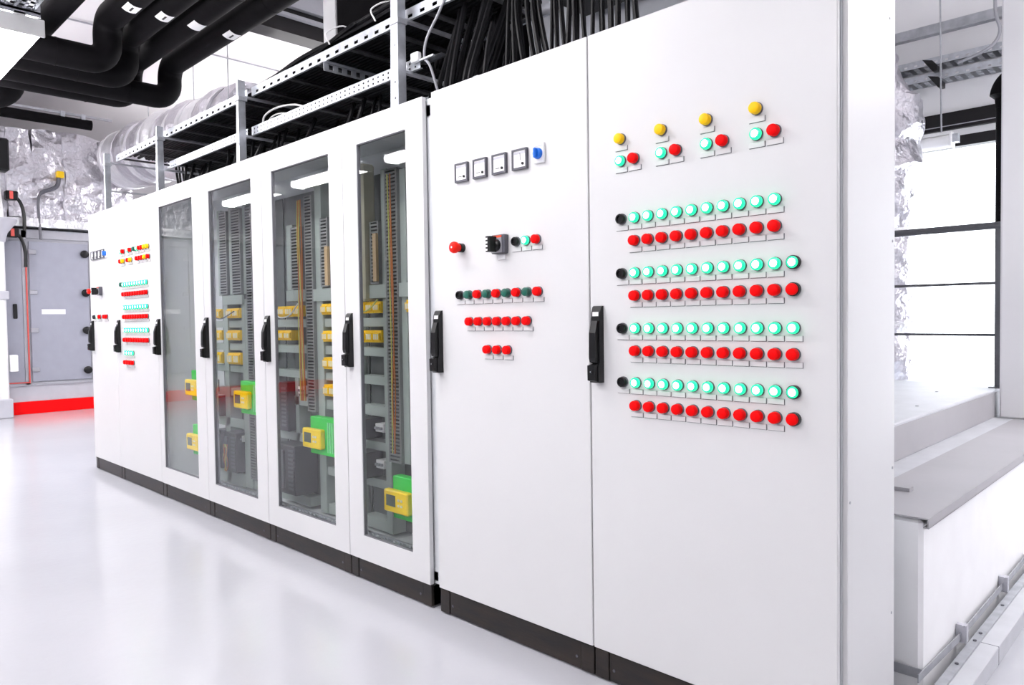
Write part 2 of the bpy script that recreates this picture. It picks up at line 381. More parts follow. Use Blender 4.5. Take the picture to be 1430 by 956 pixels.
def glass_cabinet(label, x0, x1, z0, z1, px0, px1, xb1=None, left_side=False, right_side=False, strip=False):
    cab = thing('switchgear_cabinet', ((x0 + x1) / 2, .2, 0), label, 'cabinet', 'switchgear cabinets in a row')
    bx1 = xb1 if xb1 is not None else x1 - .0015; bx0 = x0 + .0015
    plinth(cab, x0, x1, z0 - .004)
    m = MB()
    m.box(bx0, bx1, .375, .39, z0, z1 - .004); m.box(bx0, bx1, .03, .375, z1 - .03, z1 - .004)
    m.box(bx0, bx1, .03, .375, z0, z0 + .012)
    m.build('body', BODYW, cab)
    m = MB()   # front frame of the carcass
    m.box(bx0, bx0 + .03, .03, .055, z0 + .012, z1 - .03); m.box(x1 - .045, bx1, .03, .055, z0 + .012, z1 - .03)
    m.box(bx0 + .03, bx1 - .03, .03, .055, z1 - .075, z1 - .03); m.box(bx0 + .03, bx1 - .03, .03, .055, z0 + .012, z0 + .05)
    m.build('carcass_frame', BODYW, cab)
    if left_side: B('side_panel', BODYW, cab, (bx0, bx0 + .012, .055, .375, z0 + .012, z1 - .03))
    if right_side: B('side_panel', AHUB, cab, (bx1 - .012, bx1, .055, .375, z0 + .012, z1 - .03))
    m = MB(); gz0, gz1 = .212, 1.991
    m.box(x0 + .0025, px0, 0, .02, z0, z1); m.box(px1, x1 - .0025, 0, .02, z0, z1)
    m.box(px0, px1, 0, .02, z0, gz0); m.box(px0, px1, 0, .02, gz1, z1)
    d = m.build('door', WHITE, cab)
    m = MB(); ga, gb = x0 + .012, x1 - .012
    for bb_ in ((ga, ga + .012, .02, .03, z0 + .012, z1 - .012), (gb - .012, gb, .02, .03, z0 + .012, z1 - .012), (ga, gb, .02, .03, z0 + .012, z0 + .024), (ga, gb, .02, .03, z1 - .024, z1 - .012)): m.box(*bb_)
    m.build('door_gasket', GASKET, cab)
    m = MB(); q = .004
    m.box(px0, px0 + q, .003, .019, gz0, gz1); m.box(px1 - q, px1, .003, .019, gz0, gz1); m.box(px0, px1, .003, .019, gz0, gz0 + q); m.box(px0, px1, .003, .019, gz1 - q, gz1)
    m.build('glazing_seal', GASKET, d)
    B('glass_pane', GLASS, d, (px0 + q, px1 - q, .007, .010, gz0 + q, gz1 - q))
    if strip:
        m = MB(); sx = px0 - .012; z = gz0
        m.box(sx - .014, sx - .004, .024, .029, gz0 - .03, gz1 + .03); m.box(sx + .008, sx + .018, .024, .029, gz0 - .03, gz1 + .03)
        while z < gz1: m.box(sx - .004, sx + .008, .024, .029, z, z + .013); z += .025
        m.build('perforated_door_strut', GALV, d)
    return cab, d

F0, F1, N0, N1 = .1, 2.1, .1045, 2.104
cabs = []
# far push button pair
cA, dA = solid_cabinet('narrow white cabinet at the far left end of the row, with four small meters', -4.236, -3.600, F0, F1)
cB, dB = solid_cabinet('white far cabinet with rows of tiny green and red buttons, left of the glass doors', -3.600, -2.7515, F0, F1)
g1, _ = glass_cabinet('glass-door cabinet farthest from the camera, nearly empty behind pale reflections', -2.7515, -1.982, F0, F1, -2.686, -2.128, left_side=True, strip=True)
g2, _ = glass_cabinet('second glass-door cabinet from the far end, with yellow relays behind it', -1.982, -1.206, F0, F1, -1.885, -1.330, strip=True)
g3, _ = glass_cabinet('third glass-door cabinet, showing orange wires and a green module with yellow display', -1.206, -.4126, F0, F1, -1.0966, -.5317)
g4, _ = glass_cabinet('narrow glass-door cabinet next to the meter cabinet, green module low down', -.4126, .1837, F0, F1, -.2966, .0679, xb1=.2275, right_side=True)
cC, dC = solid_cabinet('white cabinet with four square meters, blue selector and red emergency stop', .236, 1.0346, N0, N1)
cD, dD = solid_cabinet('nearest white cabinet with four double rows of lit green and red buttons', 1.0346, 1.829, N0, N1, xb1=1.826)
sp = B('side_panel', WHITE, cD, (1.826, 1.840, .032, .39, N0 - .002, N1 - .002), c=.0015)
for y, z in ((.345, 2.02), (.372, .75), (.045, .71), (.365, .33), (.37, 1.4)):
    m = MB(); m.lathe((1.84, y, z), [(.004, 0), (.004, .0015)], 'x', 8); m.build('panel_screw', GALVD, sp)
for c, x0 in ((cA, -4.205), (cB, -3.56), (g1, -2.750), (g2, -1.965), (g3, -1.185), (g4, -.395), (cC, .244), (cD, 1.045)): handle(c, x0)

# near cabinet D: button field
XK = [1.2182 + .0498 * k for k in range(11)]
for gx in (1.168, 1.3165, 1.466, 1.615):
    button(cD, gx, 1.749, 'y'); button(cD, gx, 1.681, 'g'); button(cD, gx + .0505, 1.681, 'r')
for zg, zr, n, col in ((1.5006, 1.430, 10, False), (1.331, 1.2605, 11, True), (1.1595, 1.09, 11, False), (.991, .920, 11, True)):
    button(cD, 1.1685, zg, 'k')
    for k in range(n):
        odd = col and k == 10
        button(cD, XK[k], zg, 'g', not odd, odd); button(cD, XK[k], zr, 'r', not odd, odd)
# cabinet C
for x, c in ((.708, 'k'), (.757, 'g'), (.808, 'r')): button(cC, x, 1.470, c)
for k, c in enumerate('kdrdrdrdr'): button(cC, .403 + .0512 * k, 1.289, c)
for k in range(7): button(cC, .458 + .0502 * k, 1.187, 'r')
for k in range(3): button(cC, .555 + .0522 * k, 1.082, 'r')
# far cabinet B
for k in range(10):
    for zg, zr in ((1.495, 1.423), (1.324, 1.254), (1.155, 1.083)):
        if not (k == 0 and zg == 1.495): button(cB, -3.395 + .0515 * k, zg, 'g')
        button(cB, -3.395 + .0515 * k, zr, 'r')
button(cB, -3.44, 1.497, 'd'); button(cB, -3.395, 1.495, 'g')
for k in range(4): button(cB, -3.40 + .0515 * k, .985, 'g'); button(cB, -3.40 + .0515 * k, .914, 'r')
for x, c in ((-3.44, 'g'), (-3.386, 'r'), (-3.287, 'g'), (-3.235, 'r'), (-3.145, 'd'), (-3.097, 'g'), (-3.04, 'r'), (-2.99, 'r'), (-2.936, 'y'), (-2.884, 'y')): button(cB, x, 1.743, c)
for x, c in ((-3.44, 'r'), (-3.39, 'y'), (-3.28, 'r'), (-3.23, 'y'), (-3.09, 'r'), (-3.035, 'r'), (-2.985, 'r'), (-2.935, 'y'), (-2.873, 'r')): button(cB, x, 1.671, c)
# far cabinet A
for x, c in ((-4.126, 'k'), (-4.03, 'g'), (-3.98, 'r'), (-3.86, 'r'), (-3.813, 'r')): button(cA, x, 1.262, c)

def panel_meter(cab, x, z, s=.036, needle=0.0):
    m = MB(); q = .006; y0, y1 = -.012, 0
    m.box(x - s, x - s + q, y0, y1, z - s, z + s); m.box(x + s - q, x + s, y0, y1, z - s, z + s)
    m.box(x - s + q, x + s - q, y0, y1, z - s, z - s + q * 1.2); m.box(x - s + q, x + s - q, y0, y1, z + s - q, z + s)
    o = m.build('panel_meter', DKGREY, cab)
    B('dial', DIAL, o, (x - s + q, x + s - q, -.0085, 0, z - s + q * 1.2, z + s - q))
    B('scale_band', AHUB, o, (x - s + q + .002, x + s - q - .002, -.0092, -.0085, z + s - q - .012, z + s - q - .004))
    m = MB(); m.lathe((x + .016, -.0085, z - .017), [(.0048, 0), (.0048, .004)], '-y', 12); m.build('zero_knob', BLACK, o)
    if needle: B('needle', BLACK, o, (x + .002, x + .004, -.0092, -.0085, z - .004, z + .022))
    else: B('scale_line', BLACK, o, (x - .018, x + .002, -.0092, -.0085, z - .0165, z - .0145))
for i, x in enumerate((.424, .527, .630, .7335)): panel_meter(cC, x, 1.757, needle=i == 3)
for x in (-4.123, -4.036, -3.949, -3.862): panel_meter(cA, x, 1.761, .034)
def selector(cab, x, z):
    o = B('voltage_selector', PLATE, cab, (x - .024, x + .024, -.010, 0, z - .034, z + .034), c=.002)
    m = MB(); m.lathe((x, -.010, z - .002), [(.019, 0), (.019, .008), (.016, .012), (.014, .013)], '-y', 20); m.box(x - .006, x + .006, -.034, -.02, z - .019, z + .015, c=.003)
    m.build('blue_knob', BLUE, o, smooth=False)
    B('printed_band', AHUB, o, (x - .02, x + .02, -.0106, -.010, z + .022, z + .0245))
selector(cC, .8255, 1.763); selector(cA, -3.785, 1.760)
def estop(cab, x, z):
    m = MB(); m.lathe((x, 0, z), [(.014, .018), (.014, .030), (.021, .034), (.0225, .044), (.020, .052), (.014, .056)], '-y', 24); o = m.build('emergency_stop', ESTOP, cab, smooth=True)
    m = MB(); m.lathe((x, 0, z), [(.0175, 0), (.0175, .018), (.013, .019)], '-y', 20); m.build('black_collar', BLACK, o)
    m = MB(); m.lathe((x, -.055, z), [(.004, 0), (.004, .0022)], '-y', 12); m.build('arrow_disc', STICK, o)
estop(cC, .415, 1.470); estop(cA, -4.12, 1.472)
def main_switch(cab, x, z):
    s = .034
    o = B('main_switch', DKGREY, cab, (x - s, x + s, -.024, 0, z - s, z + s), c=.003)
    B('face_plate', GREYPL, o, (x - s + .002, x + s - .012, -.0255, -.024, z - s + .003, z + s - .010))
    B('orange_strip', ORANGE, o, (x - s + .001, x + s - .012, -.026, -.02, z + s - .011, z + s - .0035))
    m = MB(); m.lathe((x - .004, -.0255, z - .004), [(.022, 0), (.021, .012), (.014, .016)], '-y', 24)
    m.prism([(x - .017, -.035), (x + .006, -.035), (x + .004, -.066), (x - .002, -.070), (x - .014, -.070), (x - .018, -.064)], 'z', z - .030, z + .026)
    m.build('rotary_knob', BLACK, o)
    m = MB()
    for k in range(4): m.box(x - .0165, x - .0045, -.0708, -.0698, z - .026 + .013 * k, z - .019 + .013 * k)
    m.build('knob_marks', STICK, o)
    B('label_tag', PLATE, o, (x - .018, x + .020, -.006, 0, z - s - .020, z - s - .002), c=.001)
main_switch(cC, .632, 1.466); main_switch(cA, -3.95, 1.468)

# ------------------------------------------------------------------ racks behind the glass doors
def slotted_duct(rack, x0, x1, z0, z1, y0=.20, y1=.27):
    m = MB(); m.box(x0, x1, y1 - .004, y1, z0, z1); m.box(x0, x0 + .012, y0, y1, z0, z1, 0); m.box(x1 - .012, x1, y0, y1, z0, z1)
    z = z0
    while z < z1: m.box(x0 + .012, x1 - .012, y0, y0 + .006, z, min(z1, z + .009)); z += .018
    return m.build('slotted_duct', SLOT, rack)
def relay(rack, x0, x1, z0, z1, n):
    w_ = (x1 - x0) / n
    for k in range(n):
        a = x0 + k * w_ + .001; b = x0 + (k + 1) * w_ - .001
        o = B('relay_block', RELY, rack, (a, b, .205, .27, z0, z1), (a + .002, b - .002, .195, .205, z0 + .012, z1 - .012), c=.0015)
        m = MB(); q = (b - a) / 4
        for j in range(3): m.box(a + q * (j + .6), a + q * (j + 1.2), .1935, .195, z0 + .016, z1 - .018)
        m.build('relay_window', RELW, o)
def breaker(rack, x, z):
    o = B('circuit_breaker', STICK, rack, (x, x + .07, .21, .27, z, z + .042), c=.002)
    m = MB()
    for k in range(3): m.box(x + .006 + .022 * k, x + .020 + .022 * k, .198, .21, z + .014, z + .026)
    m.build('breaker_lever', GREYPL, o)
def drive(rack, x0, x1, z0, z1, y0=.14):
    o = B('drive_unit', DRIVE, rack, (x0, x1, y0, .27, z0, z1), c=.004)
    m = MB(); z = z0 + .03
    while z < z1 - .03: m.box(x1 - .07, x1 - .01, y0 - .004, y0, z, z + .012); z += .024
    m.build('vent_fin', DKGREY, o)
    B('terminal_cover', DKGREY, o, (x0 + .01, x0 + .06, y0 - .012, y0, z0 + .03, z1 - .03), c=.003)
def wires(rack, x, z0, z1, n=4, mt=None, y=.19):
    for k in range(n):
        xx = x + .010 * k
        p = [(xx + random.uniform(-.006, .006), y + random.uniform(-.008, .004), z0 + (z1 - z0) * j / 5) for j in range(6)]
        m = MB(); m.tube(spline(p, 4), .0032, 6); m.build('wire', mt or (COPPER if k % 3 else WIREY), rack, smooth=True)
ROWS = [(1.166, 1.212), (1.016, 1.062), (.872, .915), (.712, .764), (.538, .582), (.346, .392), (.130, .186)]
def rack_frame(label, xa, xb, posts, plate_gap=None):
    r = thing('mounting_rack', ((xa + xb) / 2, .3, .13), label, 'rack', 'mounting racks behind the glass doors')
    B('back_plate', RACKP, r, (xa, xb, .30, .306, .13, 1.95))
    for p0, p1, z0, z1 in posts: B('post', RACK, r, (p0, p1, .215, .299, z0, z1), c=.002)
    return r
def bars(r, xa, xb, rows=ROWS, y0=.225):
    for z0, z1 in rows: B('wiring_duct', RACK, r, (xa, xb, y0, .299, z0, z1), c=.0015)
# rack seen through the narrow glass door
r1 = rack_frame('grey-green mounting rack with relay rows seen through the narrow glass door', -.715, .16, [(-.480, -.432, .13, 1.94), (-.327, -.282, .5, 1.92), (-.06, -.02, .13, 1.92)])
bars(r1, -.70, -.481); bars(r1, -.281, -.061, ROWS[:4])
B('plate', RACK, r1, (-.571, -.430, .20, .299, 1.309, 1.376)); B('plate', RACK, r1, (-.325, -.20, .20, .299, 1.309, 1.376))
slotted_duct(r1, -.430, -.329, .50, 1.93)
slotted_duct(r1, -.56, -.484, 1.38, 1.69)
B('terminal_strip', BROWN, r1, (-.515, -.487, .185, .20, 1.391, 1.628))
B('pale_reflection', CREAM, r1, (-.662, -.572, .17, .25, 1.298, 1.985), c=.01)  # solid cream bar imitating a pale reflection in the glass door
relay(r1, -.669, -.483, 1.235, 1.293, 3); relay(r1, -.675, -.483, 1.087, 1.148, 3); relay(r1, -.278, -.07, 1.235, 1.293, 3)
breaker(r1, -.558, .636); breaker(r1, -.558, .452)
wires(r1, -.375, .55, 1.9, 3); drive(r1, -.69, -.575, .40, .53); drive(r1, -.69, -.575, .60, .70)
# rack seen through the third door
r2_ = rack_frame('grey-green mounting rack with vertical orange wires behind the third glass door', -1.60, -.73, [(-1.428, -1.355, 1.38, 1.76), (-1.108, -1.042, .13, 2.0), (-.80, -.75, .13, 1.95)])
bars(r2_, -1.57, -1.235, ROWS[:4] + [(.132, .187)]); bars(r2_, -1.040, -.802)
B('plate', RACK, r2_, (-1.413, -1.202, .20, .299, 1.317, 1.379)); B('plate', RACK, r2_, (-1.115, -.932, .20, .299, 1.309, 1.376))
slotted_duct(r2_, -1.353, -1.256, 1.385, 1.74); slotted_duct(r2_, -1.198, -1.113, .69, 1.90); slotted_duct(r2_, -1.032, -.955, 1.385, 1.76)
B('terminal_strip', BROWN, r2_, (-.965, -.935, .185, .20, 1.391, 1.60))
wires(r2_, -1.245, .75, 1.88, 6, y=.185)
relay(r2_, -1.529, -1.245, 1.228, 1.290, 3); relay(r2_, -1.038, -.85, 1.234, 1.293, 3); relay(r2_, -1.536, -1.375, 1.089, 1.148, 2)
relay(r2_, -1.03, -.85, 1.086, 1.146, 3); relay(r2_, -1.03, -.85, .937, 1.0, 3); relay(r2_, -1.03, -.85, .788, .851, 3)
breaker(r2_, -1.323, .782); B('post', RACK, r2_, (-1.38, -1.34, .225, .299, .50, .87)); B('wiring_duct', RACK, r2_, (-1.57, -1.20, .225, .299, .50, .548))
drive(r2_, -1.385, -1.215, .215, .495, .12); drive(r2_, -1.47, -1.390, .208, .49, .14); drive(r2_, -1.557, -1.39, .556, .843, .18)
# rack seen through the second door
r3 = rack_frame('grey-green mounting rack with three rows of yellow relays behind the second glass door', -2.50, -1.62, [(-2.300, -2.235, .13, 1.32), (-2.030, -1.930, .13, 1.35), (-2.36, -2.31, 1.38, 1.95), (-2.19, -2.13, 1.38, 1.95), (-1.99, -1.93, 1.38, 1.95)])
bars(r3, -2.46, -2.301, ROWS[:4]); bars(r3, -2.234, -2.031, ROWS[:4]); bars(r3, -1.929, -1.64)
B('plate', RACK, r3, (-2.269, -1.985, .20, .214, 1.317, 1.377)); B('wiring_duct', RACK, r3, (-2.454, -2.031, .215, .225, .508, .566)); B('wiring_duct', RACK, r3, (-2.44, -2.031, .215, .225, .123, .210))
slotted_duct(r3, -2.305, -2.195, 1.385, 1.93); slotted_duct(r3, -2.125, -1.995, 1.385, 1.93); slotted_duct(r3, -1.925, -1.84, .20, 1.93)
for za, zb in ((1.228, 1.292), (1.083, 1.148), (.925, 1.0)): relay(r3, -2.425, -2.310, za, zb, 1); relay(r3, -2.222, -2.040, za, zb, 2)
drive(r3, -2.43, -2.32, .57, .70, .18); drive(r3, -2.40, -2.31, .22, .479, .18); drive(r3, -2.225, -2.06, .22, .479, .17); breaker(r3, -2.12, .42)
wires(r3, -2.20, .225, .40, 5, y=.155)

def controller(label, x0, x1, z0, yf=.15, w_=.19):
    t = thing('control_module', ((x0 + x1) / 2, yf + .04, z0), label, 'control module', 'green control modules with yellow displays')
    B('board', GREEN, t, (x0, x1, yf, yf + .05, z0, z0 + .2), c=.003)
    m = MB(); x = x0 + w_ - .01
    while x < x1 - .012: m.box(x, x + .008, yf - .006, yf, z0 + .02, z0 + .18); x += .022
    if m.v: m.build('terminal_row', LGREEN, t)
    d = B('display_unit', HMI, t, (x0 - .028, x0 + w_ - .035, yf - .035, yf - .001, z0 + .035, z0 + .14), c=.006)
    B('screen', SCREEN, d, (x0 - .005, x0 + .065, yf - .0365, yf - .035, z0 + .065, z0 + .118))
    m = MB()
    for i in range(2):
        for j in range(2): m.box(x0 + .085 + .022 * i, x0 + .097 + .022 * i, yf - .038, yf - .035, z0 + .07 + .025 * j, z0 + .08 + .025 * j)
    m.build('key', RELW, d)
    B('mount', RACKP, t, (x0 + .02, x1 - .02, yf + .05, .2, z0 + .06, z0 + .14))
    return t
controller('green module with yellow display low behind the narrow glass door', -.30, -.01, .262, .17)
controller('green module with yellow display and fins behind the third glass door', -1.045, -.76, .483, .17)
controller('green module with yellow display mid-height behind the second glass door', -1.835, -1.59, .64, .15)
controller('upper green module with yellow display behind the farthest glass door', -2.455, -2.23, .684, .10)
controller('lower green module with yellow display behind the farthest glass door', -2.455, -2.23, .32, .10)
for r_ in (r1, r2_, r3): r_.location.y += .045
# perforated floor trays and curled wires in the cabinet bottoms
for xa, xb, l in ((-.60, .12, 'perforated tray lying on the floor of the narrow glass cabinet'), (-1.5, -.55, 'perforated tray lying on the floor of the third glass cabinet'), (-2.3, -1.4, 'perforated tray lying on the floor of the second glass cabinet')):
    perforated_tray('floor_tray', xa, xb, .08, .21, .116, .02, l, .04)
m = MB(); m.tube(spline([(-.66, .21, 1.29), (-.60, .20, 1.245), (-.52, .20, 1.25), (-.45, .21, 1.30)], 6), .004, 6); tag(m.build('loose_wire', WIREY, smooth=True), 'pale loop of wire hanging over the relays behind the narrow glass door', 'wire')
m = MB(); m.tube(spline([(-1.52, .21, 1.28), (-1.42, .20, 1.225), (-1.30, .20, 1.235), (-1.22, .21, 1.30)], 6), .004, 6); tag(m.build('loose_wire', WIREW, smooth=True), 'white loop of wire hanging over the relays behind the third glass door', 'wire')
m = MB(); m.tube(spline([(-2.42, .21, 1.31), (-2.33, .20, 1.25), (-2.20, .20, 1.225), (-2.03, .21, 1.27)], 6), .004, 6); tag(m.build('loose_wire', DKGREY, smooth=True), 'dark loop of wire hanging over the relays behind the second glass door', 'wire')

# ------------------------------------------------------------------ cable ladders above the cabinets
def ladder(label, x0, x1, y0, y1, z, h, rows, step):
    t = thing('cable_tray', ((x0 + x1) / 2, (y0 + y1) / 2, z), label, 'cable tray', 'cable trays above the cabinets')
    slotted_flange('side_rail', t, x0, x1, y0, z, h, rows, step, slot=.032 if rows == 1 else .011)
    B('side_rail', GALV, t, (x0, x1, y1 - .002, y1, z, z + h), (x0, x1, y1 - .012, y1, z, z + .002))
    x = x0 + .1
    while x < x1:
        B('rung', STEELD, t, (x, x + .03, y0 + .002, y1 - .002, z + .002, z + .012)); x += .3
    return t
ladder('upper cable tray at the far left, above the small-button cabinet', -3.98, -1.645, .15, .56, 2.524, .052, 1, .085)
ladder('upper cable tray heaped with black cables, above the glass doors', -1.59, .44, .15, .56, 2.524, .052, 1, .085)
ladder('lower perforated tray between the two far posts', -2.86, -1.655, .15, .50, 2.297, .05, 2, .04)
ladder('lower perforated tray reaching to the meter cabinet, white and shiny', -1.60, -.01, .15, .50, 2.297, .05, 2, .04)
cb = thing('slotted_cross_bar', (-.8, .35, 2.48), 'slotted galvanised cross bar under the upper tray', 'bracket')
m = MB(); m.box(-.80, -.797, .15, .62, 2.515, 2.523); m.box(-.80, -.797, .15, .62, 2.48, 2.49)
y = .15
while y < .62: m.box(-.80, -.797, y, y + .03, 2.49, 2.515); y += .055
m.build('web', GALV, cb); B('flange', GALV, cb, (-.80, -.77, .15, .62, 2.522, 2.524))
def post(label, x, zt, wb=.046, wt=.020):
    t = thing('tray_support_post', (x, .11, 2.098), label, 'post', 'tray support posts')
    zb = 2.098; y0, y1 = .075, .118
    m = MB(); m.prism([(x - wb * .72, zb), (x + wb * .28, zb), (x + wt * .5, zt), (x - wt * .5, zt)], 'y', y0, y0 + .004)
    m.build('face', GALV, t)
    m = MB(); m.prism([(x - wb * .72, zb), (x - wb * .72 + .004, zb), (x - wt * .5 + .004, zt), (x - wt * .5, zt)], 'y', y0 + .004, y1)
    m.build('side', GALV, t); m = MB(); m.prism([(x + wb * .28 - .004, zb), (x + wb * .28, zb), (x + wt * .5, zt), (x + wt * .5 - .004, zt)], 'y', y0 + .004, y1)
    m.build('side', GALV, t)
    B('arm', GALVD, t, (x - .012, x + .012, y1, .54, 2.512, 2.5235)); B('arm', GALVD, t, (x - .012, x + .012, y1, .49, 2.285, 2.2965))
    B('clamp', GALVD, t, (x - .028, x + .028, y0 - .004, y1 + .004, 2.49, 2.512))
    for z in (2.17, 2.24, 2.40):
        m = MB(); m.lathe((x - .006, y0, z), [(.005, 0), (.005, .003)], '-y', 8); m.build('bolt', GALVD, t)
post('galvanised tray post farthest left, beside the foil-wrapped duct', -4.03, 2.59)
post('galvanised tray post at the start of the lower tray', -2.89, 2.59)
post('galvanised tray post between the two lower trays', -1.62, 2.61)
post('tall galvanised tray post nearest the meter cabinet', -.09, 2.80, .06, .045)

def cable(path, r, label, group=None, mt=None, seg=5, n=7, name='cable'):
    m = MB(); m.tube(spline(path, seg), r, n)
    return tag(m.build(name, mt or CABLE, smooth=True), label, 'cable', group)
rnd = random.uniform
# cables lying in the trays
for k in range(15):
    y = .178 + .0255 * k; z = 2.552
    a = -3.85 + rnd(0, .15); b = .40 - rnd(0, .1)
    cable([(a + (b - a) * j / 9, min(.545, max(.172, y + rnd(-.002, .002))), z + rnd(0, .004)) for j in range(10)], .0115, 'black cable lying in the upper cable tray', 'black cables in the upper tray', seg=3)
for k in range(12):
    y = .178 + .026 * k
    cable([(-2.8 + 2.75 * j / 7, y + rnd(-.002, .002), 2.322 + rnd(0, .003)) for j in range(8)], .011, 'black cable lying in the lower cable tray', 'black cables in the lower tray', seg=3)
for k in range(9):      # heap above the flange
    y = .17 + .024 * (k % 5); dz = .028 * (k // 5) ; s = -1.52 + .09 * k
    cable([(s, y, 2.578), (s + .18, y + .01, 2.592 + dz * .5), (s + .5, y + rnd(-.01, .02), 2.612 + dz), (-.5, y + .015, 2.625 + dz), (-.1, y, 2.628 + dz), (.42, y + .02, 2.622 + dz)], .012, 'black cable heaped above the rim of the upper tray', 'cables heaped on the upper tray')
for x, y in ((-.75, .28), (-.35, .30)):
    cable([(x, .158, 2.60), (x - .02, .15, 2.66), (x + .03, .22, 2.70), (x + .06, y, 2.66)], .004, 'pale cable tie arching over the cable heap', 'cable ties', WIREW, name='cable_tie')
# white cable arch above the lower tray
cable([(-1.56, .20, 2.335), (-1.52, .19, 2.40), (-1.40, .20, 2.425), (-1.22, .22, 2.41), (-1.05, .24, 2.35)], .006, 'white cable arching out of the lower tray', mt=WIREW)
cable([(-1.54, .22, 2.335), (-1.49, .21, 2.385), (-1.38, .22, 2.395), (-1.2, .24, 2.35)], .005, 'thin pale cable below the white arch over the lower tray', mt=WIREW)
# drops into the far cabinets
x = -3.86
while x < -.02:
    gap = abs(x + 2.89) < .05 or abs(x + 1.62) < .05 or abs(x + .09) < .04
    if not gap:
        y = rnd(.19, .34); lean = rnd(.0, .07); zt = 2.53 if x < -2.85 or random.random() < .35 else 2.31
        yt = rnd(.53, .60) if zt > 2.4 else y + rnd(.0, .06)
        cable([(x + lean, yt if zt < 2.4 else .57, zt), (x + lean * .8, (y + yt) / 2 if zt < 2.4 else .56, 2.25), (x + lean * .2, y, 2.16), (x, y, 2.098)], rnd(.008, .0125), 'black cable dropping from the trays ' + next(l for lim, l in ((-2.75, 'into the far small-button cabinets'), (-1.98, 'behind the farthest glass door top'), (-1.2, 'above the second glass door'), (-.41, 'above the third glass door'), (9, 'above the narrow glass door')) if x < lim), 'black cables dropping from the trays', seg=4)
    x += rnd(.035, .06)
# dense back layer hanging behind the trays
x = -3.7
while x < .10:
    cable([(x + rnd(-.02, .02), .60 + rnd(0, .05), 2.56), (x + rnd(-.03, .03), .58, 2.35), (x + rnd(-.03, .03), .50 + rnd(0, .06), 2.2), (x, .45, 2.02)], .015, 'black cable hanging in the row behind the trays', 'black cables hanging behind the trays', seg=3)
    x += .034
# cables rising from the meter cabinet to the end of the upper tray
x = .03
while x < .29:
    y = rnd(.16, .34); xb = x; l = rnd(.03, .13)
    cable([(xb, y, 2.098 if xb < .23 else 2.10), (xb + .01, y, 2.2), (xb + l * .5, y + .03, 2.36), (xb + l, y + .06, 2.53)], rnd(.009, .013), 'black cable rising from the meter cabinet to the tray end', 'black cables rising to the tray end', seg=4)
    x += .013
# bundles climbing out of the picture
BUND = [(.46, .566, .485, .536, 'leftmost bundle over the meter cabinet'), (.615, .69, .582, .638, 'second bundle from the tray end'), (.70, .772, .713, .752, 'third bundle from the tray end'),
        (.786, .863, .80, .85, 'fourth bundle from the tray end'), (.90, .985, .912, .984, 'bundle just left of the nearest door joint'), (1.01, 1.09, 1.02, 1.08, 'rightmost bundle over the nearest door joint')]
for b0_, b1_, t0_, t1_, bl in BUND:
    for k in range(5):
        u = k / 4; xb = b0_ + (b1_ - b0_) * u; xt = t0_ + (t1_ - t0_) * u + rnd(-.006, .006); y = .2 + .022 * (k % 2) + rnd(-.006, .006)
        cable([(xb, y, 2.10), (xb + .003, y, 2.16), (xb + (xt - xb) * .55, y, 2.28), (xt, y, 2.42), (xt + .01, y + .02, 2.62), (xt, .36, 2.84), (xt, .70, 2.83), (xt, .95, 2.765)], rnd(.0075, .0105), 'black cable climbing in the ' + bl, 'black cable bundles over the nearest cabinets', seg=4)
cable([(.345, .2, 2.10), (.345, .2, 2.2), (.36, .21, 2.33), (.375, .22, 2.40)], .010, 'single black cable standing apart before the grey duct')
cable([(.17, .147, 2.55), (.13, .135, 2.48), (.06, .13, 2.40), (.03, .14, 2.33), (.06, .15, 2.28), (.08, .2, 2.10)], .006, 'thin grey cable hanging from the rim of the upper tray', mt=GREYPL)
jb = thing('junction_clamp', (-.02, .14, 2.34), 'small white clamp at the cut end of the lower tray', 'clamp')
B('clamp_body', STICK, jb, (-.045, .005, .12, .146, 2.32, 2.36), c=.004); B('clamp_strap', GALV, jb, (.005, .10, .13, .14, 2.318, 2.325))
# horizontal tray and ducts behind
bt = thing('black_cable_tray', (.9, .85, 2.86), 'black tray crossing behind the climbing cable bundles', 'cable tray')
B('tray_rail', FRAMEB, bt, (.15, 1.3, .80, .806, 2.74, 2.80)); B('tray_rail', FRAMEB, bt, (.15, 1.3, 1.1, 1.106, 2.74, 2.80)); B('tray_base', FRAMEB, bt, (.15, 1.3, .806, 1.1, 2.74, 2.746))
tag(B('sheet_duct', DUCT, None, (-.30, 1.25, 1.15, 1.55, 2.15, 3.3), c=.01), 'plain grey sheet-metal duct behind the climbing cables', 'duct')
tag(B('black_duct', PIPE, None, (-1.86, -.32, .90, 1.5, 2.0, 4.5), c=.02), 'tall black insulated duct behind the heaped upper tray', 'duct')
tag(B('white_pillar', WALL, None, (-2.02, -1.865, .90, 1.1, 0, 4.5), c=.004), 'narrow white pillar left of the black duct under the ceiling', 'pillar')
bm_ = thing('ceiling_beam', (-4.3, 2.0, 4.1), 'dark steel beam running under the ceiling behind the trays', 'beam')
B('web', FRAMEB, bm_, (-4.40, -4.16, 1.45, 4.6, 4.06, 4.30)); B('flange', GREYPL, bm_, (-4.16, -4.10, 1.45, 4.6, 4.2, 4.23)); B('flange', GREYPL, bm_, (-4.46, -4.10, 1.45, 4.6, 4.30, 4.5))
tag(B('ceiling_conduit', GREYPL, None, (-6.4, -6.385, .2, 4.6, 4.47, 4.485)), 'thin conduit line along the ceiling right of the black pipes', 'conduit')

